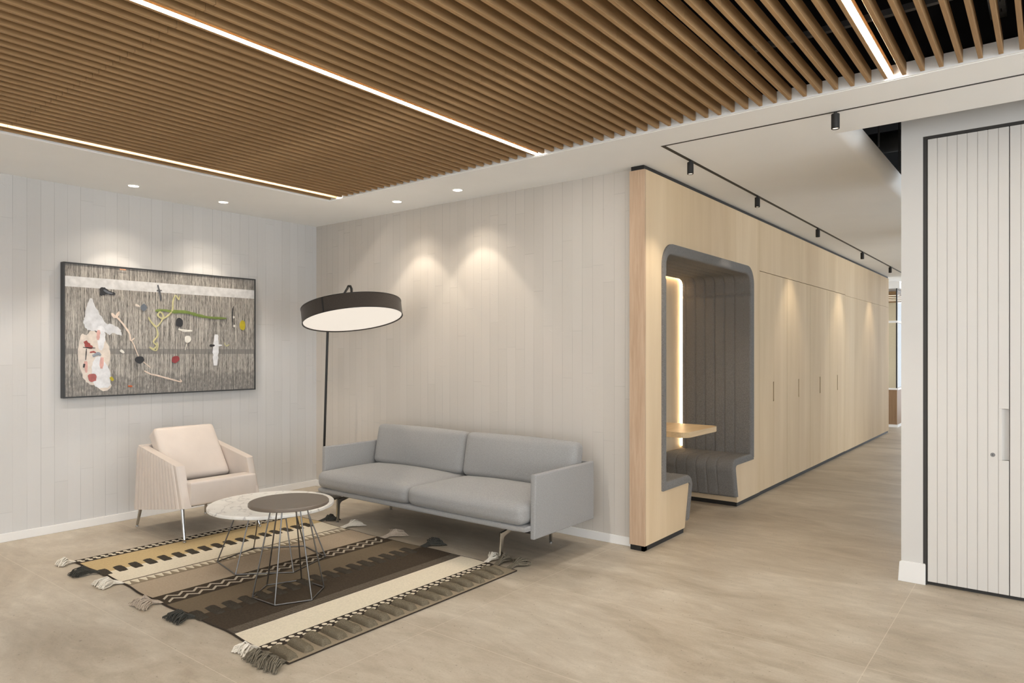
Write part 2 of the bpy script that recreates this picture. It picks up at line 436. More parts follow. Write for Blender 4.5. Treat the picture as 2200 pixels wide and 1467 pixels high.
# plenum services above the corridor opening and slats
def pipe(name, label, cat, pts, r, m='duct'):
    bm = B(); tube(bm, pts, r, 14); o = obj(name, bm, M[m], smooth=True, loc=pts[0]); return tag(o, label, cat)
pipe('ventilation_duct', 'fat dark ventilation duct crossing the black ceiling void', 'duct', [(-1.9, 6.35, 3.12), (3.5, 6.35, 3.12)], .085)
pipe('water_pipe', 'dark pipe running across the ceiling void nearest the ceiling edge', 'pipe', [(-1.9, 5.35, 3.25), (-.74, 5.35, 3.25)], .04)
pipe('hanger_rod', 'thin grey threaded rod hanging in the ceiling void left of its twin', 'rod', [(-.93, 5.25, 3.4), (-.93, 5.25, 2.80)], .006)
pipe('hanger_rod', 'thin grey threaded rod hanging in the ceiling void farther back', 'rod', [(-.93, 6.05, 3.4), (-.93, 6.05, 2.80)], .006)

# ------------------------------------------------------------------ slatted ceiling
SL = thing('slatted_ceiling', 'brown oak slat ceiling hung in the white plaster frame', 'slatted ceiling', (-1.4, .3, 2.725))
P0, PITCH = -0.169, .0755
LIGHT_I = {}
def slat_bm(x1, w=.018):
    bm = B(); x0 = x1-w
    y = -3.2; ends = [1.38-1.2*k for k in range(3, -1, -1)] + [2.58, 3.757]
    for e in ends:
        box(bm, x0, x1, y+.0006, e-.0006, 2.725, 2.785, .0012, 1); y = e
    return bm
strip_x = [-.612, -2.722, -4.795]
proto = None
i = 0
for k in range(-30, 66):
    x1 = P0 - k*PITCH
    if x1 < -4.965 or x1 > 2.18: continue
    near = [s for s in strip_x if abs(s-x1) < PITCH*.5]
    if near and x1 > -4.6: x1 = near[0]-.012
    if proto is None:
        proto = obj('slat', slat_bm(x1), M['slat'], SL); px = x1
    else:
        c = proto.copy(); COL.objects.link(c); c.parent = SL; c.location = (x1-px, 0, 0)
# carriers above the slats
for y in (-2.6, -1.4, -.2, .98, 2.18, 3.2):
    bm = B(); box(bm, -4.98, 2.19, y-.012, y+.012, 2.786, 2.812); obj('carrier', bm, M['duct'], SL)
# white upstand behind the slat ends
bm = B(); box(bm, -4.985, 2.2, 3.770, 3.785, 2.722, 2.790); box(bm, -4.985, -4.972, -3.2, 3.77, 2.722, 2.79)
struct('trim_1', bm, M['ceil'])
for n_, (sx, z0, w) in enumerate(((-.612, 2.7262, .024), (-2.722, 2.7262, .024), (-4.795, 2.766, .018))):
    lab = ['glowing linear light between the slats at the far right', 'long bright linear light running through the middle of the slats', 'thin golden linear light near the left edge of the slats'][n_]
    t_ = thing('linear_ceiling_light', lab, 'ceiling light', (sx, .3, z0), 'linear lights between the ceiling slats')
    bm = B(); box(bm, sx-w/2-.001, sx+w/2+.001, -3.15, 3.75, z0+.004, z0+.03); obj('housing', bm, M['slat'], t_)
    bm = B(); box(bm, sx-w/2, sx+w/2, -3.15, 3.745, z0, z0+.0035); obj('diffuser', bm, M['strip'], t_)
# red label on one slat
bm = B(); box(bm, -2.378, -2.3765, 3.02, 3.085, 2.732, 2.752); tag(obj('sticker', bm, plain('red_sticker', (.45, .03, .04), .5), loc=(-2.377, 3.05, 2.742)), 'small red sticker on the side of a ceiling slat', 'sticker')
# perforated cable tray over the slats
t_ = thing('cable_tray', 'dark perforated cable tray above the slats, far right', 'cable tray', (-.19, 3.2, 2.9))
bm = B(); box(bm, -.215, -.155, 1.5, 3.74, 2.88, 2.885); box(bm, -.215, -.212, 1.5, 3.74, 2.885, 2.92); box(bm, -.158, -.155, 1.5, 3.74, 2.885, 2.92); 
for k in range(10): box(bm, -.203, -.198, 2.6+k*.11, 2.63+k*.11, 2.878, 2.8798, mi=1); box(bm, -.175, -.170, 2.65+k*.11, 2.68+k*.11, 2.878, 2.8798, mi=1)
obj('tray', bm, [plain('galvanised_tray', (.09, .09, .09), .4, .6, var=.3, sc=60), M['void']], t_)
for hy in (1.7, 3.5):
    bm = B(); tube(bm, [(-.185, hy, 2.885), (-.185, hy, 3.4)], .004, 8); obj('hanger', bm, M['duct'], t_, True)

# ------------------------------------------------------------------ recessed downlights
def downlight(x, y, label, wallv):
    t_ = thing('recessed_downlight', label, 'downlight', (x, y, ZC), 'recessed downlights in the white ceiling')
    bm = B(); lathe(bm, [(.044, -.0005), (.046, -.004), (.040, -.004), (.036, -.0005)], (x, y, ZC), 32); obj('trim_ring', bm, M['white'], t_, True)
    bm = B(); lathe(bm, [(0, 0), (.0365, 0), (.0365, -.002), (0, -.002)], (x, y, ZC-.0003), 32); obj('lens', bm, M['lens'], t_)
    for nm, sz, bl, w, rad in (('spot_beam', 77, .22, SPOT_W, .03), ('spill_beam', 112, .8, HALO_W, .02)):
        ld = bpy.data.lights.new(nm, 'SPOT'); ld.energy = w; ld.color = WARM; ld.spot_size = math.radians(sz); ld.spot_blend = bl; ld.shadow_soft_size = rad
        l = bpy.data.objects.new(nm, ld); COL.objects.link(l); l.parent = t_; l.location = (0, 0, -.012)
downlight(-5.733, 2.47, 'round recessed downlight over the left half of the painting', 0)
downlight(-5.733, 3.223, 'round recessed downlight over the right half of the painting', 0)
downlight(-4.517, 4.148, 'round recessed downlight above the sofa, nearer the corner', 1)
downlight(-3.806, 4.154, 'round recessed downlight above the sofa, farther from the corner', 1)

# ------------------------------------------------------------------ track and track spots
TK = thing('lighting_track', 'thin black L-shaped lighting track set into the white ceiling', 'lighting track', (-1.96, 4.08, ZC))
bm = B(); box(bm, -1.973, -1.947, 4.072, 14.55, ZC-.0015, ZC+.03); obj('rail', bm, M['black'], TK)
bm = B(); box(bm, -1.947, 2.6, 4.072, 4.088, ZC-.0015, ZC+.03); obj('rail', bm, M['black'], TK)
def track_spot(x, y, label):
    t_ = thing('track_spotlight', label, 'spotlight', (x, y, ZC-.0015), 'black cylinder spotlights on the track')
    bm = B(); tube(bm, [(x, y, ZC-.0015), (x, y, ZC-.014)], .009, 12); obj('neck', bm, M['black'], t_, True)
    bm = B(); lathe(bm, [(0, -.0125), (.0195, -.0125), (.0215, -.0145), (.0215, -.093), (.0195, -.095), (.017, -.094), (.017, -.086), (0, -.086)], (x, y, ZC), 28); obj('body', bm, M['black'], t_, True)
    bm = B(); lathe(bm, [(0, -.088), (.0168, -.088), (.0168, -.0895), (0, -.0895)], (x, y, ZC), 20); obj('lens', bm, M['spotlens'], t_)
    ld = bpy.data.lights.new('spot_beam', 'SPOT'); ld.energy = TRACK_W; ld.color = WARM; ld.spot_size = math.radians(76); ld.spot_blend = .7; ld.shadow_soft_size = .012
    l = bpy.data.objects.new('spot_beam', ld); COL.objects.link(l); l.parent = t_; l.location = (0, 0, -.1)
track_spot(-.936, 4.08, 'black track spotlight alone on the crosswise track by the lockers')
for y, lab in ((4.502, 'black track spotlight nearest the corner of the track'), (5.874, 'black track spotlight above the booth, second along the corridor'),
               (7.785, 'black track spotlight third along the corridor'), (9.973, 'black track spotlight fourth along the corridor'),
               (11.955, 'black track spotlight fifth along the corridor'), (13.9, 'farthest black track spotlight, half hidden by the locker wall')):
    track_spot(-1.96, y, lab)

# ------------------------------------------------------------------ booth in the ash-clad wall
XW = -2.25
BT = thing('seating_booth', 'grey felt lined seating booth set in a pale ash wall', 'booth', (-2.6, 5.6, 0))
y0, y1, zt, r = 4.655, 6.61, 2.21, .17
outl = [(4.41, .037), (5.061, .037), (5.14, .382), (4.655, .386), (4.655, zt-r)]
for k in range(1, 9):
    a = k/8*PI/2; outl.append((y0+r-r*math.cos(a), zt-r+r*math.sin(a)))
for k in range(0, 9):
    a = k/8*PI/2; outl.append((y1-r+r*math.sin(a), zt-r+r*math.cos(a)))
outl += [(6.61, .38), (6.125, .383), (6.201, .037), (6.808, .037), (6.808, 2.688), (4.41, 2.688)]
bm = B(); prism(bm, outl, 0, XW-.02, XW); obj('front_panel', bm, M['ash'], BT)
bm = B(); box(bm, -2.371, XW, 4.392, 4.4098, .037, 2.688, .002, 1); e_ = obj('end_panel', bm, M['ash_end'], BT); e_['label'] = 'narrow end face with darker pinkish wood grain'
bm = B(); box(bm, -2.366, XW-.008, 4.40, 4.44, 0, .037); box(bm, XW-.03, XW-.008, 4.40, 5.055, 0, .037); box(bm, -2.94, XW-.01, 5.01, 5.055, 0, .037); obj('plinth', bm, M['black'], BT)
bm = B(); box(bm, XW-.03, XW-.008, 6.207, 6.808, 0, .037); box(bm, -2.94, XW-.01, 6.207, 6.25, 0, .037); obj('plinth', bm, M['black'], BT)
bm = B(); box(bm, -2.362, XW-.012, 4.402, 4.43, 2.688, ZC-.001); box(bm, XW-.03, XW-.012, 4.43, 6.808, 2.688, ZC-.001); obj('shadow_gap', bm, M['black'], BT)
bm = B(); prism(bm, [(4.60, .037), (5.055, .037), (5.13, .378), (4.60, .378)], 0, -2.95, XW-.021)
obj('bench_base', bm, M['ash'], BT)
bm = B(); prism(bm, [(6.207, .037), (6.66, .037), (6.66, .378), (6.135, .378)], 0, -2.95, XW-.021)
obj('bench_base', bm, M['ash'], BT)
bm = B(); box(bm, -2.98, -2.96, 4.60, 6.66, 0, 2.25); obj('back_panel', bm, wood('ash_booth_back', (.62, .49, .33), (.76, .64, .47), (7, 7, .5), rough=.5), BT)

def felt_sheet(path, th, closed_ends=True, x_front=XW+.014, x_back=-2.925, crease=None, nx=150):
    """padding laid on a (y,z) path, swelling to the side of its normal; stitched into channels across x"""
    pts = [Vector(p) for p in path]
    # resample
    L = [0]
    for a, b in zip(pts[:-1], pts[1:]): L.append(L[-1]+(b-a).length)
    ns = max(24, int(L[-1]/.013)); sm = []
    for i in range(ns+1):
        s = L[-1]*i/ns; j = 0
        while j < len(L)-2 and L[j+1] < s: j += 1
        t = (s-L[j])/max(1e-9, L[j+1]-L[j]); sm.append((pts[j].lerp(pts[j+1], t), s))
    bm = B(); rows = []
    seams = [-2.269-.0985*k for k in range(0, 8)]
    for i, (p, s) in enumerate(sm):
        a = sm[max(0, i-1)][0]; b = sm[min(ns, i+1)][0]; d = (b-a).normalized(); n = Vector((-d.y, d.x))
        end = min(1, min(s, L[-1]-s)/.03); endf = math.sqrt(max(0, 1-(1-end)**2)) if closed_ends else 1
        row = []
        for j in range(nx+1):
            rr = .030; nn = 3.5
            if j == 0: f = .020; fr = 0.0
            elif j <= 16: al = (j-1)/15*PI/2; cc = max(0, math.cos(al))**(2/nn); f = rr*(1-cc); fr = max(0, 1-cc**nn)**(1/nn)
            else: f = rr+(x_front-x_back-rr)*(j-16)/(nx-16); fr = 1.0
            x = x_front-f
            q = (x+2.30)/.0985; ph = abs(math.sin(PI*q))
            seam = .88+.12*min(1, ph*2.2)**.5 if x < -2.31 else 1.0
            cr = 1.0
            if crease is not None:
                for zc in crease:
                    cr = min(cr, .74+.26*min(1, abs(p.y-zc)/.016))
            dd = th*fr*seam*cr*endf
            row.append(bm.verts.new((x, p.x+n.x*dd, p.y+n.y*dd)))
        rows.append(row)
    for i in range(ns):
        for j in range(nx):
            bm.faces.new((rows[i][j], rows[i+1][j], rows[i+1][j+1], rows[i][j+1]))
    # back flange so the sheet has thickness
    base = []
    for i, (p, s) in enumerate(sm): base.append(bm.verts.new((x_back, p.x, p.y)))
    for i in range(ns): bm.faces.new((rows[i][nx], rows[i+1][nx], base[i+1], base[i]))
    return bm
arch = [(y0+.001, .40), (y0+.001, zt-r)]
for k in range(1, 13):
    a = k/12*PI/2; arch.append((y0+r-r*math.cos(a), zt-r+r*math.sin(a)))
for k in range(0, 13):
    a = k/12*PI/2; arch.append((y1-r+r*math.sin(a), zt-r+r*math.cos(a)))
arch.append((y1-.001, .40))
obj('padded_arch', felt_sheet(arch[::-1], .076, crease=[1.955]), M['felt'], BT, True, angle=60)
def bench_path(yb, yf, yd, s):
    r = .03; return [(yb, .384), (yf-s*r, .384), (yf-s*.01, .376), (yf, .36), (yd, .092)]
obj('bench_cushion', felt_sheet(bench_path(4.658, 5.14, 5.078, 1), .058), M['felt'], BT, True, angle=60)
obj('bench_cushion', felt_sheet(bench_path(6.608, 6.125, 6.188, -1)[::-1], .058), M['felt'], BT, True, angle=60)
# led line round the back edge of the padding
ledp = [Vector((-2.945, y, z)) for y, z in [(p[0], p[1]) for p in arch]]
cen = Vector((-2.945, (y0+y1)/2, 1.3)); lp = []
for p in ledp:
    q = p.copy(); q.y += .052*(1 if p.y < cen.y else -1) if p.z < zt-r+.01 else .052*(1-(p.z-(zt-r))/r)*(1 if p.y < cen.y else -1)
    if p.z > zt-r+.01: q.z -= .052*((p.z-(zt-r))/r)
    else: q.z = max(q.z, .46)
    lp.append(q)
bm = B(); tube(bm, lp, .0042, 8); o = obj('led_line', bm, M['led'], BT, True); o['label'] = 'glowing warm led line'
# table in the booth
t_ = thing('booth_table', 'pale wood tabletop reaching out inside the grey felt booth', 'table', (-2.64, 5.63, .70))
r = .07; X0, X1, Y0, Y1 = -2.958, -2.33, 5.28, 5.97
poly = [(X0, Y0)]
for k in range(7): a = k/6*PI/2; poly.append((X1-r+r*math.sin(a), Y0+r-r*math.cos(a)))
for k in range(7): a = k/6*PI/2; poly.append((X1-r+r*math.cos(a), Y1-r+r*math.sin(a)))
poly.append((X0, Y1))
bm = B(); prism(bm, poly, 2, .703, .748, .004); obj('tabletop', bm, M['ash_top'], t_)
bm = B(); box(bm, -2.958, -2.90, 5.40, 5.85, .62, .7025); obj('wall_bracket', bm, M['black'], t_)

# ------------------------------------------------------------------ tall cupboards and panels along the corridor
def cupboard(ya, yb, label):
    t_ = thing('tall_cupboard', label, 'cupboard', (-2.5, (ya+yb)/2, 0), 'ash cupboards along the corridor')
    bm = B(); box(bm, -2.75, XW-.024, ya+.002, yb-.002, .037, 2.197); obj('carcass', bm, M['black'], t_)
    bm = B(); box(bm, -2.75, XW-.012, ya, yb, 0, .036); obj('plinth', bm, M['black'], t_)
    ym = (ya+yb)/2
    for s in (0, 1):
        a, b = ((ya+.002, ym-.0015) if s == 0 else (ym+.0015, yb-.002))
        bm = B()
        if s == 0:   # finger slot cut at the meeting edge
            sw = .030
            box(bm, XW-.02, XW, a, b-sw, .04, 2.193); box(bm, XW-.02, XW, b-sw, b, .04, .90); box(bm, XW-.02, XW, b-sw, b, 1.10, 2.193)
            d = obj('door', bm, M['ash'], t_)
            bm = B(); box(bm, XW-.0235, XW-.015, b-sw+.001, b+.001, .901, 1.099); obj('finger_slot', bm, M['lockdark'], d)
        else:
            box(bm, XW-.02, XW, a, b, .04, 2.193, .001, 1); obj('door', bm, M['ash'], t_)
cupboard(6.81, 7.70, 'ash double-door cupboard right beside the felt booth')
cupboard(7.70, 8.60, 'ash double-door cupboard, second from the booth')
cupboard(8.60, 9.52, 'ash double-door cupboard, third from the booth')
cupboard(9.52, 10.35, 'ash double-door cupboard, farthest of the four from the booth')
bm = B()
box(bm, -2.75, XW, 6.8105, 8.148, 2.199, 2.688); box(bm, -2.75, XW, 8.151, 10.35, 2.199, 2.688); box(bm, -2.75, XW, 10.353, 13.58, 2.186, 2.688)
box(bm, -2.75, XW, 10.352, 13.58, .037, 2.183)
box(bm, -2.75, -2.70, 4.6, 6.8, 2.3, 3.39)
struct('wall_corridor', bm, M['ash'])
bm = B(); box(bm, -2.74, XW-.012, 10.352, 13.575, 0, .037); box(bm, -2.74, XW-.012, 6.81, 13.575, 2.688, ZC-.001); struct('trim_2', bm, M['black'])

# ------------------------------------------------------------------ cream louvred lockers on the right
def locker(x0, wd, nd, label, first):
    t_ = thing('tall_locker', label, 'locker', (x0, 4.9, 0), 'cream lockers in the black frame')
    bm = B(); box(bm, x0+.001, x0+wd*nd-.001, 4.86, 5.5, .02, 2.69); obj('carcass', bm, M['lockdark'], t_)
    for k in range(nd):
        a = x0+k*wd+.002; b = x0+(k+1)*wd-.002
        d = None; bm = B(); n = 8; pw = (b-a)/n
        for j in range(n):
            xa, xb = a+j*pw, a+(j+1)*pw; g = .0012
            if j == n-1 and k % 2 == 0:
                box(bm, xa+g, xb, 4.822, 4.85, .022, .785, .0012, 1); box(bm, xa+g, xb, 4.822, 4.85, 1.079, 2.682, .0012, 1)
                box(bm, xa+g, xa+.016, 4.822, 4.85, .785, 1.079)
            else: box(bm, xa+(g if j else 0), xb-(g if j < n-1 else 0), 4.822, 4.85, .022, 2.682, .0012, 1)
        box(bm, a, b-(.035 if k % 2 == 0 else 0), 4.8265, 4.859, .022, 2.682)
        if k % 2 == 0: box(bm, b-.035, b, 4.8265, 4.859, .022, .785); box(bm, b-.035, b, 4.8265, 4.859, 1.079, 2.682); box(bm, b-.035, b, 4.846, 4.859, .785, 1.079)
        d = obj('door', bm, M['locker'], t_)
        if k % 2 == 0:
            # scooped pull at the closing edge
            bm = B(); xa = b-pw+.016
            def fn(u, v, xa=xa, b=b): return (xa+(b-xa)*u, 4.8225+.020*math.sin(min(1, u*1.15)*PI/2), .786+.292*v)
            grid(bm, fn, 10, 2)
            obj('recessed_pull', bm, M['locker'], d, True)
            bm = B(); lathe(bm, [(0, .004), (.006, .004), (.006, .002), (.011, .002), (.012, 0), (.012, -.004)], (b-.076, 4.8225, .813), 20, Matrix.Rotation(PI/2, 3, 'X')); kl = obj('cylinder_lock', bm, M['steel'], d, True)
            bm = B(); box(bm, b-.0775, b-.0745, 4.8175, 4.8188, .809, .817); obj('keyhole', bm, M['black'], kl)
locker(-.592, .4025, 2, 'cream grooved locker beside the white wall end', True)
locker(.2165, .4025, 2, 'cream grooved locker beyond the first one, farther right', False)
bm = B()
box(bm, -.614, -.594, 4.823, 4.86, 0, 2.702); box(bm, -.594, 1.05, 4.823, 4.86, 2.684, 2.702); box(bm, -.594, 1.05, 4.84, 4.87, 0, .020); box(bm, 1.024, 1.05, 4.823, 4.86, 0, 2.684)
struct('trim_3', bm, M['lockdark'])

# ------------------------------------------------------------------ glazed room at the corridor end
bm = B()
box(bm, -4.0, -2.24, 14.60, 14.66, 2.60, ZC); box(bm, -2.30, -2.24, 14.66, 17.3, 2.60, ZC)
struct('trim_4', bm, M['white'])
WN = B(); box(WN, -4.0, -2.27, 14.60, 14.64, 0, .05); box(WN, -2.31, -2.27, 14.64, 17.3, 0, .05)
struct('baseboard_far', WN, M['white'])
bm = B(); box(bm, -4.0, -2.28, 14.605, 14.64, .05, .70); box(bm, -2.31, -2.28, 14.64, 17.3, .05, .70); struct('wall_low_far', bm, M['walnut'])
w1 = bpy.data.objects.new('window_1', None); COL.objects.link(w1); w1.location = (-2.6, 14.6, .7); w1['kind'] = 'structure'
bm = B(); box(bm, -4.0, -2.262, 14.59, 14.65, .70, .732); box(bm, -2.32, -2.262, 14.65, 17.3, .70, .732)
box(bm, -4.0, -2.272, 14.60, 14.64, 1.955, 1.995); box(bm, -2.31, -2.272, 14.64, 17.3, 1.955, 1.995); o = obj('window_frame', bm, M['white'], w1)
bm = B(); box(bm, -2.30, -2.278, 14.61, 14.635, .732, 2.60); obj('mullion', bm, M['black'], w1)
gm, gt, gb = nt('clear_glass'); gb.inputs['Transmission Weight'].default_value = 1; gb.inputs['Roughness'].default_value = 0; gb.inputs['IOR'].default_value = 1.015; gb.inputs['Specular IOR Level'].default_value = .05
bm = B(); box(bm, -4.0, -2.302, 14.618, 14.624, .733, 1.954); box(bm, -4.0, -2.302, 14.618, 14.624, 1.996, 2.599); obj('pane', bm, gm, w1)
bm = B(); box(bm, -2.294, -2.288, 14.636, 17.3, .733, 1.954); box(bm, -2.294, -2.288, 14.636, 17.3, 1.996, 2.599); obj('pane', bm, gm, w1)
bm = B(); box(bm, -2.689, -2.32, 17.3, 17.34, .4, 2.49); o = struct('window_2', bm, M['farwin'])
bm = B(); box(bm, -2.605, -2.44, 17.24, 17.28, 1.30, 1.82); tag(obj('wall_picture', bm, plain('grey_brown_print', (.33, .27, .24), .6), loc=(-2.5, 17.26, 1.56)), 'small grey-brown picture seen through the glass at the corridor end', 'picture')
t_ = thing('slatted_ceiling', 'distant brown slat ceiling with light lines seen through the end glass', 'slatted ceiling', (-3.1, 16, 2.6))
for k in range(20):
    bm = B(); box(bm, -4.0, -2.31, 14.8+k*.125, 14.87+k*.125, 2.50, 2.56); obj('slat', bm, M['slat'], t_)
for k in range(4):
    bm = B(); box(bm, -4.0, -2.31, 15.02+k*.5, 15.04+k*.5, 2.495, 2.50); obj('light_line', bm, M['farlight'], t_)
bm = B(); box(bm, -4.0, -2.31, 14.67, 17.3, 2.60, 2.64); struct('ceiling_far', bm, M['ceil'])

# ------------------------------------------------------------------ painting on the left wall
PX, PY0, PY1, PZ0, PZ1 = XL+.058, 2.082, 3.723, 1.043, 2.105
PT = thing('framed_painting', 'large abstract grey painting in a thin charcoal frame on the left wall', 'painting', (XL+.001, (PY0+PY1)/2, PZ0))
bm = B(); fw = .011
for a in ((PY0, PY0+fw, PZ0, PZ1), (PY1-fw, PY1, PZ0, PZ1), (PY0+fw, PY1-fw, PZ0, PZ0+fw), (PY0+fw, PY1-fw, PZ1-fw, PZ1)):
    box(bm, XL+.001, PX+.004, *a)
obj('frame', bm, M['frame'], PT)
bm = B(); box(bm, XL+.02, PX-.003, PY0+fw, PY1-fw, PZ0+fw, PZ1-fw); obj('canvas', bm, M['canvas'], PT)
XC = PX-.003
pc = {}
def paint(nm, c, r=.45):
    if nm not in pc: pc[nm] = plain('paint_'+nm, c, r, var=.12, sc=25, bmp=.4)
    return pc[nm]
lay = [0]
def blob(nm, c, pts, jit=0.0):
    lay[0] += 1; d = XC+.0006+.00025*lay[0]
    P = []
    n = len(pts)
    for i in range(n):      # smooth closed outline
        p0, p1, p2, p3 = [Vector(pts[(i+k-1) % n]) for k in range(4)]
        for q in range(5):
            t = q/5; v = .5*((2*p1)+(-p0+p2)*t+(2*p0-5*p1+4*p2-p3)*t*t+(-p0+3*p1-3*p2+p3)*t**3)
            P.append((v.x+random.uniform(-jit, jit), v.y+random.uniform(-jit, jit)))
    bm = B(); prism(bm, P, 0, d-.0006, d); obj('paint_mark', bm, paint(nm, c), PT)
def stroke(nm, c, pts, w):
    lay[0] += 1; d = XC+.0006+.00025*lay[0]
    n = len(pts); P = [Vector(p) for p in pts]; S_ = []
    for i in range(n-1):
        p0, p1, p2, p3 = P[max(0, i-1)], P[i], P[i+1], P[min(n-1, i+2)]
        for q in range(6):
            t = q/6; S_.append(.5*((2*p1)+(-p0+p2)*t+(2*p0-5*p1+4*p2-p3)*t*t+(-p0+3*p1-3*p2+p3)*t**3))
    S_.append(P[-1]); m = len(S_); L_, R_ = [], []
    for i, p in enumerate(S_):
        dr = (S_[min(m-1, i+1)]-S_[max(0, i-1)]); dr = dr.normalized() if dr.length else Vector((1, 0))
        ww = 1.35*w*(.75+.4*random.random())*(.55+.45*math.sin(PI*min(1, (i+1)/m*1.0)))
        nn = Vector((-dr.y, dr.x))*ww/2; L_.append(p+nn); R_.append(p-nn)
    bm = B()
    va = [bm.verts.new((d, p.x, p.y)) for p in L_]; vb = [bm.verts.new((d, p.x, p.y)) for p in R_]
    vc = [bm.verts.new((d+.0012, (a.x+b.x)/2, (a.y+b.y)/2)) for a, b in zip(L_, R_)]
    for i in range(m-1):
        bm.faces.new((va[i], va[i+1], vc[i+1], vc[i])); bm.faces.new((vc[i], vc[i+1], vb[i+1], vb[i]))
    obj('paint_mark', bm, paint(nm, c), PT)
def dot(nm, c, y, z, ry, rz, jit=.15):
    blob(nm, c, [(y+ry*math.cos(a)*(1+random.uniform(-jit, jit)), z+rz*math.sin(a)*(1+random.uniform(-jit, jit))) for a in [k*PI/4 for k in range(8)]])
bm = B(); box(bm, XC, XC+.0005, PY0+fw, PY1-fw, 1.915, 1.997); o = obj('white_band', bm, paint('white', (.60, .60, .60)), PT)
WH, CR, PK, RD, BK = (.70, .71, .73), (.66, .59, .52), (.62, .36, .32), (.32, .06, .05), (.025, .026, .03)
blob('palewhite', (.60, .61, .63), [(2.276, 1.838), (2.322, 1.757), (2.384, 1.642), (2.44, 1.63), (2.496, 1.594), (2.504, 1.542), (2.44, 1.56), (2.416, 1.54), (2.369, 1.573), (2.276, 1.571), (2.24, 1.60), (2.225, 1.66), (2.238, 1.703)], .006)
blob('cream', CR, [(2.208, 1.536), (2.25, 1.54), (2.291, 1.575), (2.384, 1.50), (2.42, 1.40), (2.40, 1.2), (2.43, 1.12), (2.37, 1.085), (2.314, 1.13), (2.246, 1.163), (2.208, 1.247), (2.186, 1.387)], .004)
blob('white2', WH, [(2.291, 1.32), (2.337, 1.37), (2.37, 1.33), (2.41, 1.27), (2.424, 1.199), (2.416, 1.123), (2.322, 1.118), (2.291, 1.203)], .004)
blob('white2', WH, [(2.33, 1.60), (2.375, 1.60), (2.385, 1.5), (2.36, 1.42), (2.33, 1.46)], .004)
stroke('pink', PK, [(2.335, 1.58), (2.33, 1.50)], .02); stroke('pink', PK, [(2.36, 1.36), (2.355, 1.27)], .022); stroke('pink', PK, [(2.24, 1.33), (2.245, 1.24)], .02)
stroke('red', RD, [(2.235, 1.49), (2.26, 1.45), (2.29, 1.44)], .03); stroke('red', RD, [(2.27, 1.40), (2.30, 1.405), (2.32, 1.39)], .010)
blob('red2', (.40, .12, .11), [(2.26, 1.225), (2.31, 1.225), (2.315, 1.175), (2.265, 1.17)], .003)
stroke('black', BK, [(2.22, 1.44), (2.31, 1.435)], .006); stroke('black', BK, [(2.245, 1.43), (2.24, 1.34)], .006); stroke('black', BK, [(2.23, 1.31), (2.225, 1.28)], .012)
stroke('greyblue', (.25, .28, .32), [(2.29, 1.37), (2.33, 1.39), (2.35, 1.375)], .02)
blob('black', BK, [(2.345, 1.915), (2.375, 1.925), (2.40, 1.91), (2.455, 1.885), (2.45, 1.872), (2.395, 1.868), (2.35, 1.86)], .004); stroke('greyink', (.12, .13, .15), [(2.37, 1.905), (2.41, 1.885), (2.44, 1.88)], .012)
stroke('darkgrey', (.07, .075, .085), [(2.80, 1.979), (2.818, 1.908), (2.828, 1.845)], .013); stroke('darkgrey', (.07, .075, .085), [(2.791, 1.930), (2.835, 1.934)], .009)
stroke('green', (.16, .22, .055), [(2.778, 1.756), (2.853, 1.764), (2.925, 1.756), (3.046, 1.757), (3.16, 1.732), (3.268, 1.717), (3.425, 1.716)], .022)
YG = (.50, .47, .25)
stroke('palegreen', YG, [(2.99, 1.90), (2.98, 1.864), (2.953, 1.899), (2.93, 1.843), (2.925, 1.769), (2.88, 1.713), (2.835, 1.693), (2.80, 1.719), (2.82, 1.747), (2.845, 1.72), (2.835, 1.675), (2.783, 1.619), (2.722, 1.689)], .012)
stroke('palegreen', YG, [(2.722, 1.70), (2.75, 1.655), (2.783, 1.619), (2.80, 1.548), (2.77, 1.505), (2.765, 1.485), (2.791, 1.458), (2.765, 1.43), (2.73, 1.445), (2.783, 1.415), (2.80, 1.458), (2.79, 1.49)], .011)
stroke('blush', (.68, .56, .47), [(2.43, 1.72), (2.46, 1.69), (2.49, 1.735)], .018); stroke('blush', (.68, .56, .47), [(2.448, 1.704), (2.48, 1.679), (2.529, 1.62), (2.57, 1.552), (2.578, 1.5), (2.61, 1.52)], .012)
stroke('blush', (.68, .56, .47), [(2.578, 1.51), (2.603, 1.465), (2.636, 1.378), (2.66, 1.33)], .006); stroke('blush', (.68, .56, .47), [(2.68, 1.32), (2.739, 1.271)], .005)
stroke('blush', (.68, .56, .47), [(2.687, 1.245), (2.74, 1.215), (2.791, 1.203), (2.907, 1.168), (2.999, 1.142), (2.99, 1.165)], .011)
dot('slate', (.12, .14, .17), 2.683, 1.78, .026, .030); stroke('cream', CR, [(2.615, 1.80), (2.65, 1.785)], .014); dot('ink', BK, 2.985, 1.664, .036, .040)
dot('offwhite', (.68, .66, .60), 3.06, 1.518, .030, .034); stroke('offwhite', (.68, .66, .60), [(3.055, 1.49), (3.035, 1.42)], .005)
stroke('offwhite', (.68, .66, .60), [(2.975, 1.605), (3.03, 1.592), (3.10, 1.592)], .016); dot('maroon', (.25, .04, .045), 2.948, 1.34, .034, .032); dot('ink', BK, 2.649, 1.338, .036, .032)
dot('mustard', (.45, .37, .02), 3.583, 1.658, .028, .050); stroke('white2', WH, [(3.325, 1.565), (3.318, 1.40), (3.315, 1.28)], .042); stroke('black', BK, [(3.26, 1.462), (3.31, 1.464)], .016); stroke('white2', WH, [(3.31, 1.464), (3.38, 1.466)], .012)
stroke('ink', BK, [(3.492, 1.831), (3.482, 1.757), (3.487, 1.63)], .008); dot('offwhite', (.68, .66, .60), 3.492, 1.73, .012, .012); dot('offwhite', (.68, .66, .60), 3.498, 1.647, .012, .012)
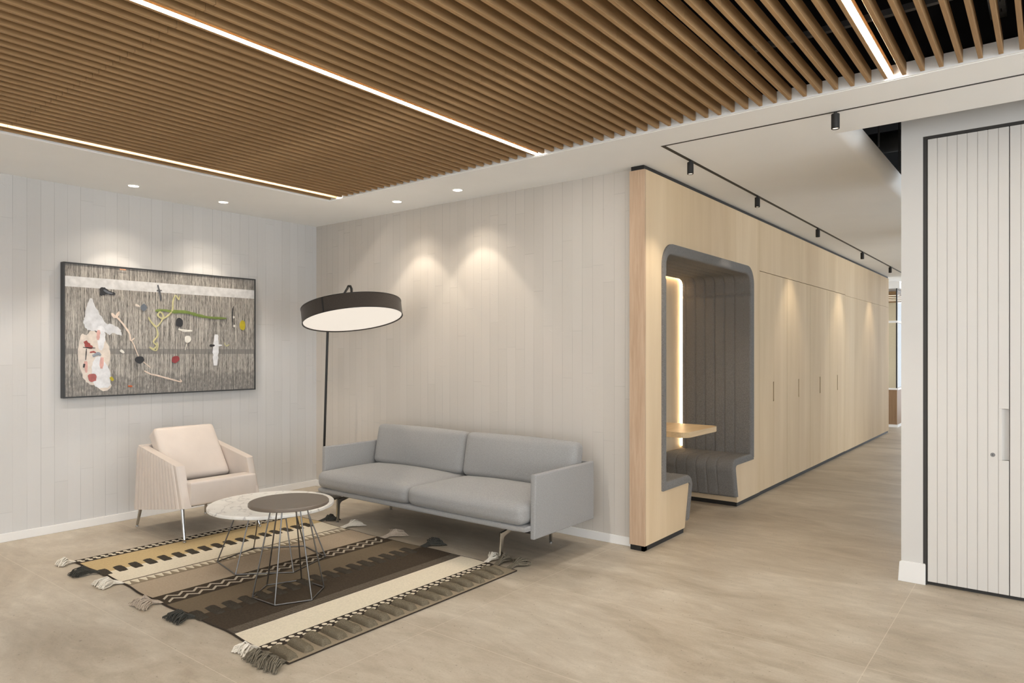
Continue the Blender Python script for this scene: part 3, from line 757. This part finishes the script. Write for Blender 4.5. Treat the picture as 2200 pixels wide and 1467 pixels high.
stroke('offwhite', (.68, .66, .60), [(2.495, 1.42), (2.525, 1.395)], .018); stroke('orange', (.45, .10, .03), [(2.555, 1.121), (2.59, 1.118)], .012); stroke('orangepale', (.75, .35, .2), [(2.49, 2.083), (2.54, 2.083)], .008)
stroke('mustard', (.45, .37, .02), [(2.42, 1.20), (2.44, 1.17)], .018); stroke('palegreen', YG, [(3.40, 1.49), (3.42, 1.46), (3.45, 1.475)], .008)

# ------------------------------------------------------------------ armchair
CH = thing('armchair', 'pale beige leather armchair with ribbed sides below the painting', 'armchair', (-5.4, 2.8, .0))
def side(yo, yi, sgn):
    """ribbed shell side, sgn -1 faces -y"""
    bm = B(); NU, NV = 280, 14
    def edge(u, v):   # u 0 back .. 1 front ; v 0 bottom .. 1 top
        xb = -5.745+(-5.690+5.745)*v; zb = .152+(.669-.152)*v
        xf = -4.965+(-5.070+4.965)*v; zf = .263+(.560-.263)*v
        return xb+(xf-xb)*u, zb+(zf-zb)*u
    nr = 13
    def fo(u, v):
        x, z = edge(u, v)
        d = 0
        if u < 260/280:
            d = .011*abs(math.sin(PI*u/(260/280)*nr))**.6
        d *= min(1, (1-v)/.04+.0)**.5 if v > .9 else 1
        edge_r = .012*(1-min(1, min(u, 1-u)/.02))
        return (x, yo+sgn*(d)-sgn*edge_r, z)
    def fi(u, v):
        x, z = edge(u, v); return (x, yi, z)
    grid(bm, fo, NU, NV); grid(bm, fi, NU, NV)
    # rim
    for (uu, vv) in (((0, 1), (1, 1)), ((0, 0), (1, 0)), ((0, 0), (0, 1)), ((1, 0), (1, 1))):
        def rim(s, t, a=uu, b=vv):
            u = a[0]+(b[0]-a[0])*s; v = a[1]+(b[1]-a[1])*s
            p = Vector(fo(u, v)) if t < .5 else Vector(fi(u, v))
            if t == .5: p = (Vector(fo(u, v))+Vector(fi(u, v)))/2
            return p
        grid(bm, rim, NU if uu[0] != vv[0] else NV, 1)
    bmesh.ops.remove_doubles(bm, verts=bm.verts, dist=.0004)
    return bm
obj('side_panel', side(2.482, 2.545, -1), M['leather'], CH, True, angle=50)
obj('side_panel', side(3.108, 3.045, 1), M['leather'], CH, True, angle=50)
bm = B(); prism(bm, [(-5.745, .152), (-5.69, .669), (-5.63, .668), (-5.685, .165)], 1, 2.49, 3.10, .008); obj('back_shell', bm, M['leather'], CH, True)
bm = B(); prism(bm, [(-5.70, .165), (-5.0, .262), (-5.0, .33), (-5.70, .33)], 1, 2.545, 3.045); obj('seat_pan', bm, M['leather_d'], CH)
bm = B(); cushion(bm, (-5.035, 2.803, .357), (.070, .264, .087), .012, (.003, .0, .002), Matrix.Rotation(math.radians(0), 3, 'Y'), 14); obj('seat_cushion', bm, M['leather'], CH, True)
bm = B(); box(bm, -5.66, -5.10, 2.547, 3.043, .33, .395); obj('seat_platform', bm, M['leather_d'], CH)
rot = Matrix.Rotation(math.radians(-36), 3, 'Y')
bm = B(); cushion(bm, (-5.485, 2.797, .583), (.060, .246, .238), .028, (.012, .003, .005), rot, 20); bc = obj('back_cushion', bm, M['leather'], CH, True)
# piping round the front face of the back cushion
bm = B(); pp = []
for (a, b) in [(-1, -1), (1, -1), (1, 1), (-1, 1)]:
    for k in range(5):
        q = k/5; nx_, ny_ = {(-1, -1): (-1+2*q, -1), (1, -1): (1, -1+2*q), (1, 1): (1-2*q, 1), (-1, 1): (-1, 1-2*q)}[(a, b)]
        pp.append(rot @ Vector((.055, nx_*.232, ny_*.224)) + Vector((-5.485, 2.797, .583)))
pp.append(pp[0]); tube(bm, pp, .0022, 6, False); obj('piping', bm, M['leather'], bc, True)
for (tx, ty, tz, fx, fy, fz, nm) in ((-5.065, 2.525, .262, -5.0, 2.51, .011, 0), (-5.065, 3.07, .262, -4.99, 3.115, .011, 0), (-5.735, 2.525, .165, -5.81, 2.53, 0, 1), (-5.735, 3.07, .165, -5.81, 3.10, 0, 1)):
    bm = B(); tube(bm, [(tx, ty, tz), (fx+(tx-fx)*.06, fy+(ty-fy)*.06, fz+.016)], [.0145, .010], 16); lg = obj('leg', bm, M['chrome'], CH, True)
    bm = B(); lathe(bm, [(0, 0), (.012, 0), (.013, .003), (.012, .006), (.006, .009), (.006, .018)], (fx, fy, fz), 20); obj('foot', bm, M['chrome'], lg, True)
bm = B(); box(bm, -5.752, -5.748, 2.50, 2.505, .30, .335); obj('fabric_tab', bm, M['black'], CH)

# ------------------------------------------------------------------ sofa
SF = thing('sofa', 'light grey two-seat fabric sofa with thin arms on chrome legs', 'sofa', (-3.695, 3.9, 0))
def arm(x0, x1):
    bm = B(); prism(bm, [(3.56, .205), (4.282, .205), (4.282, .617), (3.565, .617)], 0, x0, x1, .012, 3); return bm
obj('armrest', arm(-4.796, -4.752), M['sofa'], SF, True); obj('armrest', arm(-2.638, -2.594), M['sofa'], SF, True)
bm = B(); box(bm, -4.75, -2.64, 4.245, 4.285, .22, .615, .012, 3); obj('back_panel', bm, M['sofa'], SF, True)
bm = B(); cushion(bm, (-3.695, 3.868, .272), (1.068, .375, .022), .02, (0, 0, 0), None, 16); obj('seat_frame', bm, M['sofa'], SF, True)
bm = B(); box(bm, -4.70, -2.69, 3.66, 4.22, .205, .250); obj('under_frame', bm, M['lockdark'], SF)
for cx, hw in ((-4.219, .529), (-3.166, .524)):
    bm = B(); cushion(bm, (cx, 3.825, .360), (hw, .352, .066), .05, (.004, .014, .040), None, 26); obj('seat_cushion', bm, M['sofa'], SF, True)
rot = Matrix.Rotation(math.radians(-11), 3, 'X')
for cx, hw in ((-4.222, .522), (-3.168, .520)):
    bm = B(); cushion(bm, (cx, 4.155, .590), (hw, .066, .172), .045, (.002, .030, .008), rot, 26); obj('back_cushion', bm, M['sofa'], SF, True)
for (x, xi) in ((-4.64, .0), (-2.91, .0)):
    for (y, s) in ((3.605, 1), (4.19, -1)):
        bm = B(); prism(bm, [(y-.009*s, .012), (y+.011*s, .012), (y+.015*s, .150), (y+.032*s, .170), (y+.10*s, .182), (y+.22*s, .2045), (y+.08*s, .2045), (y-.009*s, .192)], 0, x-.009, x+.009, .003, 2); lg = obj('leg', bm, M['chrome'], SF, True)
        bm = B(); lathe(bm, [(0, 0), (.013, 0), (.013, .006), (.007, .010), (.007, .0125)], (x, y, 0), 16); obj('foot', bm, M['chrome'], lg, True)
    bm = B(); box(bm, x-.008, x+.008, 3.82, 3.98, .188, .2045); obj('leg_bar', bm, M['chrome'], SF)

# ------------------------------------------------------------------ floor lamp
LP = thing('floor_lamp', 'tall black floor lamp with wide tilted drum shade behind the sofa', 'floor lamp', (-5.57, 4.15, 0))
bm = B(); lathe(bm, [(0, 0), (.20, 0), (.205, .004), (.205, .014), (.20, .018), (0, .018)], (-5.57, 4.12, 0), 56); obj('base', bm, M['lampblack'], LP, True)
bm = B(); tube(bm, [(-5.575, 4.155, .018), (-5.50, 4.157, 1.66)], .0115, 16); obj('pole', bm, M['lampblack'], LP, True)
sc_ = Vector((-4.62, 3.75, 1.672))
tip = Vector((-4.70, 3.765, 1.958))
fwd = Vector((-math.sin(YAW), math.cos(YAW), 0)); rgt = Vector((math.cos(YAW), math.sin(YAW), 0))
nrm = (Vector((0, 0, 1)) + fwd*.168 - rgt*.150).normalized()       # the drum leans back and to one side
R3 = Vector((0, 0, 1)).rotation_difference(nrm).to_matrix()
RS, HS = .413, .122
ctr = sc_ + nrm*HS
bm = B(); a0 = Vector((-5.50, 4.157, 1.655)); a1 = Vector((-5.497, 4.157, 1.715))
tube(bm, [a0, a1, a1.lerp(tip, .04)+Vector((0, 0, .008)), a1.lerp(tip, .5), a1.lerp(tip, .955), tip+Vector((0, 0, .004)), tip+Vector((.022, .002, .002)), tip+Vector((.034, .004, -.02)), tip+Vector((.038, .004, -.09)), ctr+nrm*(-.01)], .0105, 14)
obj('arm', bm, M['lampblack'], LP, True)
bm = B(); lathe(bm, [(RS-.004, .0), (RS, 0), (RS, HS), (RS-.004, HS), (RS-.004, 0)], sc_, 96, R3); sh = obj('lamp_shade', bm, M['shade'], LP, True)
bm = B(); lathe(bm, [(RS-.0005, -.002), (RS+.002, -.002), (RS+.002, .003), (RS-.0005, .003)], sc_, 96, R3); lathe(bm, [(RS-.0005, HS-.003), (RS+.002, HS-.003), (RS+.002, HS+.002), (RS-.0005, HS+.002)], sc_, 96, R3); obj('shade_rim', bm, M['lampblack'], sh, True)
# darker seam where the fabric laps
sd = (R3.inverted() @ (-fwd*1.0 - rgt*.36)); an = math.atan2(sd.y, sd.x); bm = B()
for q in range(3):
    aa = an-.013+.013*q; bb = aa+.013
    P_ = [(math.cos(x_)*(RS+.0012), math.sin(x_)*(RS+.0012), z_) for x_, z_ in ((aa, .002), (bb, .002), (bb, HS-.002), (aa, HS-.002))]
    quad(bm, [sc_ + (R3 @ Vector(p)) for p in P_])
obj('shade_seam', bm, M['black'], sh)
bm = B(); lathe(bm, [(0, .006), (RS-.008, .006), (RS-.008, .010), (0, .010)], sc_, 96, R3); obj('diffuser', bm, M['lampdiff'], LP)
bm = B(); lathe(bm, [(0, HS-.012), (RS-.006, HS-.012), (RS-.006, HS-.006), (0, HS-.006)], sc_, 64, R3); obj('top_disc', bm, M['white'], LP)

# ------------------------------------------------------------------ coffee tables
def wire_table(name, label, base, ctr_t, rt, zt, th, ktop, mat, zb):
    t_ = thing(name, label, 'coffee table', (ctr_t[0], ctr_t[1], zb), 'round tables with wire bases')
    bm = B(); lathe(bm, [(0, zt), (rt-.004, zt), (rt, zt-.004), (rt, zt-th+.004), (rt-.004, zt-th), (0, zt-th)], (ctr_t[0], ctr_t[1], 0), 96); obj('tabletop', bm, mat, t_, True, angle=30)
    cb = Vector((sum(b[0] for b in base)/6, sum(b[1] for b in base)/6, 0))
    R = .0042
    bt = [Vector((b[0], b[1], zb+R)) for b in base]; tp = [Vector((cb.x+ktop*(b[0]-cb.x), cb.y+ktop*(b[1]-cb.y), zt-th-.005)) for b in base]
    for k in range(6):
        bm = B(); tube(bm, [bt[k], tp[k]], R, 10); obj('leg', bm, M['steel'], t_, True)
    bm = B()
    for k in range(6): tube(bm, [bt[k], bt[(k+1) % 6]], R, 10)
    obj('base_ring', bm, M['steel'], t_, True)
    bm = B()
    for k in range(6): tube(bm, [tp[k], tp[(k+1) % 6]], R, 10)
    obj('top_ring', bm, M['steel'], t_, True)
A_ = [(-4.362, 2.409), (-4.019, 2.339), (-3.771, 2.588), (-3.887, 2.92), (-4.222, 2.988), (-4.457, 2.733)]
B_ = [(-3.566, 2.178), (-3.36, 2.187), (-3.269, 2.362), (-3.392, 2.537), (-3.606, 2.533), (-3.689, 2.349)]
wire_table('round_table', 'low round white marble table on a wire base', A_, (-4.135, 2.67), .405, .390, .022, .62, M['marble'], .0095)
wire_table('round_table', 'small taller round taupe table overlapping the marble one', B_, (-3.45, 2.338), .222, .550, .020, .48, M['taupe'], .0095)

# ------------------------------------------------------------------ rug
RG = thing('striped_rug', 'woven wool rug striped cream gold and brown with corner tassels', 'rug', (-3.9, 2.67, .0))
RY0, RY1 = 1.842, 3.500
def ey(x, end):   # gently uneven ends
    return (RY0+.010*math.sin(x*5.1)+.004*math.sin(x*17)) if end == 0 else (RY1+.012*math.sin(x*3.7+1)-.004*math.sin(x*15))
M['r_beige'] = rugm('wool_beige', (.47, .40, .31)); M['r_hl'] = rugm('wool_hatch_line', (.22, .175, .125))
ms = ['r_beige', 'r_hl', 'r_dark', 'r_gold', 'r_cream', 'r_moss', 'r_tan', 'r_olive', 'r_char', 'r_hatch']
mi = {n: i for i, n in enumerate(ms)}
bm = B()
ZR = .0085
def hump(x, y): return ZR+.0006*math.sin(x*23+y*3)
def stripe(xa, xb, mname):
    def fn(u, v):
        x = xa+(xb-xa)*u; y = ey(x, 0)+(ey(x, 1)-ey(x, 0))*v; return (x, y, hump(x, y))
    grid(bm, fn, 4, 60, mi[mname])
STR = [(-5.150, -5.055, 'r_dark'), (-5.055, -4.725, 'r_gold'), (-4.725, -4.455, 'r_cream'), (-4.455, -4.445, 'r_char'), (-4.445, -4.350, 'r_moss'), (-4.350, -4.345, 'r_char'), (-4.345, -4.02, 'r_tan'),
       (-4.02, -3.85, 'r_char'), (-3.85, -3.56, 'r_olive'), (-3.56, -3.27, 'r_char'), (-3.27, -3.185, 'r_hatch'), (-3.185, -2.958, 'r_cream'), (-2.958, -2.88, 'r_dark'), (-2.88, -2.695, 'r_moss')]
for s in STR: stripe(*s)
# side skirt
for (fx) in (-5.150, -2.695):
    grid(bm, lambda u, v, fx=fx: (fx, ey(fx, 0)+(ey(fx, 1)-ey(fx, 0))*v, .0008+(hump(fx, 0)-.0008)*u), 1, 60, mi['r_dark'])
for end in (0, 1):
    def fn(u, v, end=end):
        x = -5.150+(2.455)*v; y = ey(x, end); return (x, y, .0008+(hump(x, y)-.0008)*u)
    grid(bm, fn, 1, 80, mi['r_dark'])
# woven motifs lie flat in the weave
PT9 = .0485; MC = mi['r_cream']
def flat(poly, z=.0012, mi_=MC):
    f = bm.faces.new([bm.verts.new((x, y, hump(x, y)+z)) for x, y in poly]); f.material_index = mi_
def ell(cx, cy, rx, ry, n=12): flat([(cx+rx*math.cos(2*PI*k/n), cy+ry*math.sin(2*PI*k/n)) for k in range(n)])
for k in range(34):
    y = 1.862+k*PT9
    if y > 3.48: break
    ell(-5.118, y-.004, .017, .0145); ell(-5.088, y+.006, .017, .0145)
    ell(-2.935, y-.004, .0135, .0145); ell(-2.907, y+.006, .0135, .0145)
    flat([(-4.435, y-.024), (-4.435, y+.024), (-4.36, y+.004), (-4.36, y-.004)])
PZ = .086
for q in (0, 1):
    xc = -3.965+.062*q
    for k in range(40):
        ya = 1.86+k*PZ/2; yb = ya+PZ/2
        if yb > 3.49: break
        s = 1 if k % 2 else -1
        xa, xb = xc-.022*s, xc+.022*s
        flat([(xa-.011, ya), (xa+.011, ya), (xb+.011, yb), (xb-.011, yb)], mi_=mi['r_beige'])
k = 0
while 1.86+k*.0125 < 3.48:      # fine diagonal hatching
    ya = 1.86+k*.0125; flat([(-3.262, ya), (-3.262, ya+.0032), (-3.192, ya+.0232), (-3.192, ya+.020)], mi_=mi['r_hl']) if ya < 3.46 else None; k += 1
wb = obj('woven_base', bm, [M[m] for m in ms], RG)
# edge cord
for end in (0, 1):
    bm = B(); tube(bm, [(-5.15+2.455*k/60, ey(-5.15+2.455*k/60, end)+(-.003 if end == 0 else .003), .0055) for k in range(61)], .0045, 8); obj('edge_cord', bm, M['r_dark'], RG, True)
def tuft(x0, x1, y, wd, h, mat, name):
    bm = B(); nx, ny = 30, 14
    j1, j2 = random.uniform(-.004, .004), random.uniform(-.004, .004); sk = -.004
    def fn(u, v):
        a, b = 2*u-1, 2*v-1
        prof = max(0, (1-abs(a)**5))**.45*max(0, (1-abs(b)**3.2))**.55
        x = (x0+x1)/2+a*(x1-x0)/2*(1+.03*math.sin(9*v+y*40)); yy = y+b*wd/2*(1+.05*math.sin(7*u+y*60))+sk*a
        n_ = (random.random()-.5)*.0022*prof
        return (x+n_*1.5+j1, yy+n_*1.5, ZR-.001+h*prof*(1+.08*math.sin(8*u+3*y))+n_*1.6)
    grid(bm, fn, nx, ny); return obj(name, bm, mat, RG, True, angle=180)
for k in range(18):
    y = 1.868+k*.0945
    if y > 3.47: break
    tuft(-4.80, -4.665, y-.006, .056, .009, M['tuft_d'], 'tuft')
    tuft(-3.635, -3.488, y-.006, .058, .012, M['tuft_d'], 'tuft')
    tuft(-2.880, -2.714, y-.004, .056, .030, M['tuft_m'], 'tuft')
def tassel(x, y, s, ln, wd, n, mat, skew=0.0, knot=True):
    """strands running from the rug edge in direction s*y, gathered then fanned"""
    bm = B(); neck = ln*.38 if knot else .02
    for k in range(int(n*1.5)):
        a = random.uniform(-1, 1); b = random.uniform(0, 1)
        x0 = x+a*wd*.35; xn = x+skew*neck+a*.010; L = ln*random.uniform(.82, 1.05)
        xe = x+skew*L+a*wd*.95+random.uniform(-.012, .012)
        z1 = .012+.018*b; z2 = .010+.055*b*(1-abs(a)*.5)
        yb = y+s*neck; ye = y+s*L
        c = random.uniform(-.018, .018)
        tube(bm, [(x0, y, .008), (xn, yb, z1), ((xn*.45+xe*.55)+c, yb+(ye-yb)*.45, z2), (xe*.85+xn*.15+c*.6, yb+(ye-yb)*.8, z2*.8), (xe, ye, .005+.006*b)], [.0030, .0030, .0034, .0032, .0024], 5)
    if knot:
        for q in range(4): tube(bm, [(x+skew*neck-.014, y+s*(neck-.006+.004*q), .010), (x+skew*neck, y+s*(neck-.006+.004*q), .026), (x+skew*neck+.014, y+s*(neck-.006+.004*q), .010)], .003, 6)
    obj('tassel', bm, mat, RG, True)
for (x, ln, wd, n, m, sk) in ((-5.125, .105, .045, 26, 'tas_w', .1), (-4.75, .150, .060, 40, 'tas_d', -.45), (-4.44, .130, .085, 60, 'tas_w', -.25), (-3.925, .125, .085, 60, 'tas_t', -.2), (-3.56, .120, .080, 44, 'tas_d', -.35),
                          (-2.955, .100, .055, 26, 'tas_w', -.1), (-2.86, .115, .060, 34, 'tas_m', .15), (-2.80, .120, .055, 34, 'tas_m', .35), (-2.735, .105, .045, 28, 'tas_m', .45)):
    tassel(x, ey(x, 0), -1, ln, wd, n, M[m], sk)
for (x, ln, wd, n, m, sk) in ((-4.76, .140, .060, 34, 'tas_d', .3), (-4.44, .170, .080, 52, 'tas_w', .1), (-3.96, .170, .085, 56, 'tas_t', .1), (-3.55, .150, .080, 40, 'tas_d', .1),
                          (-2.96, .13, .050, 26, 'tas_w', -.1), (-2.87, .150, .055, 30, 'tas_m', -.1), (-2.76, .180, .060, 30, 'tas_m', .0)):
    tassel(x, ey(x, 1), 1, ln, wd, n, M[m], sk)
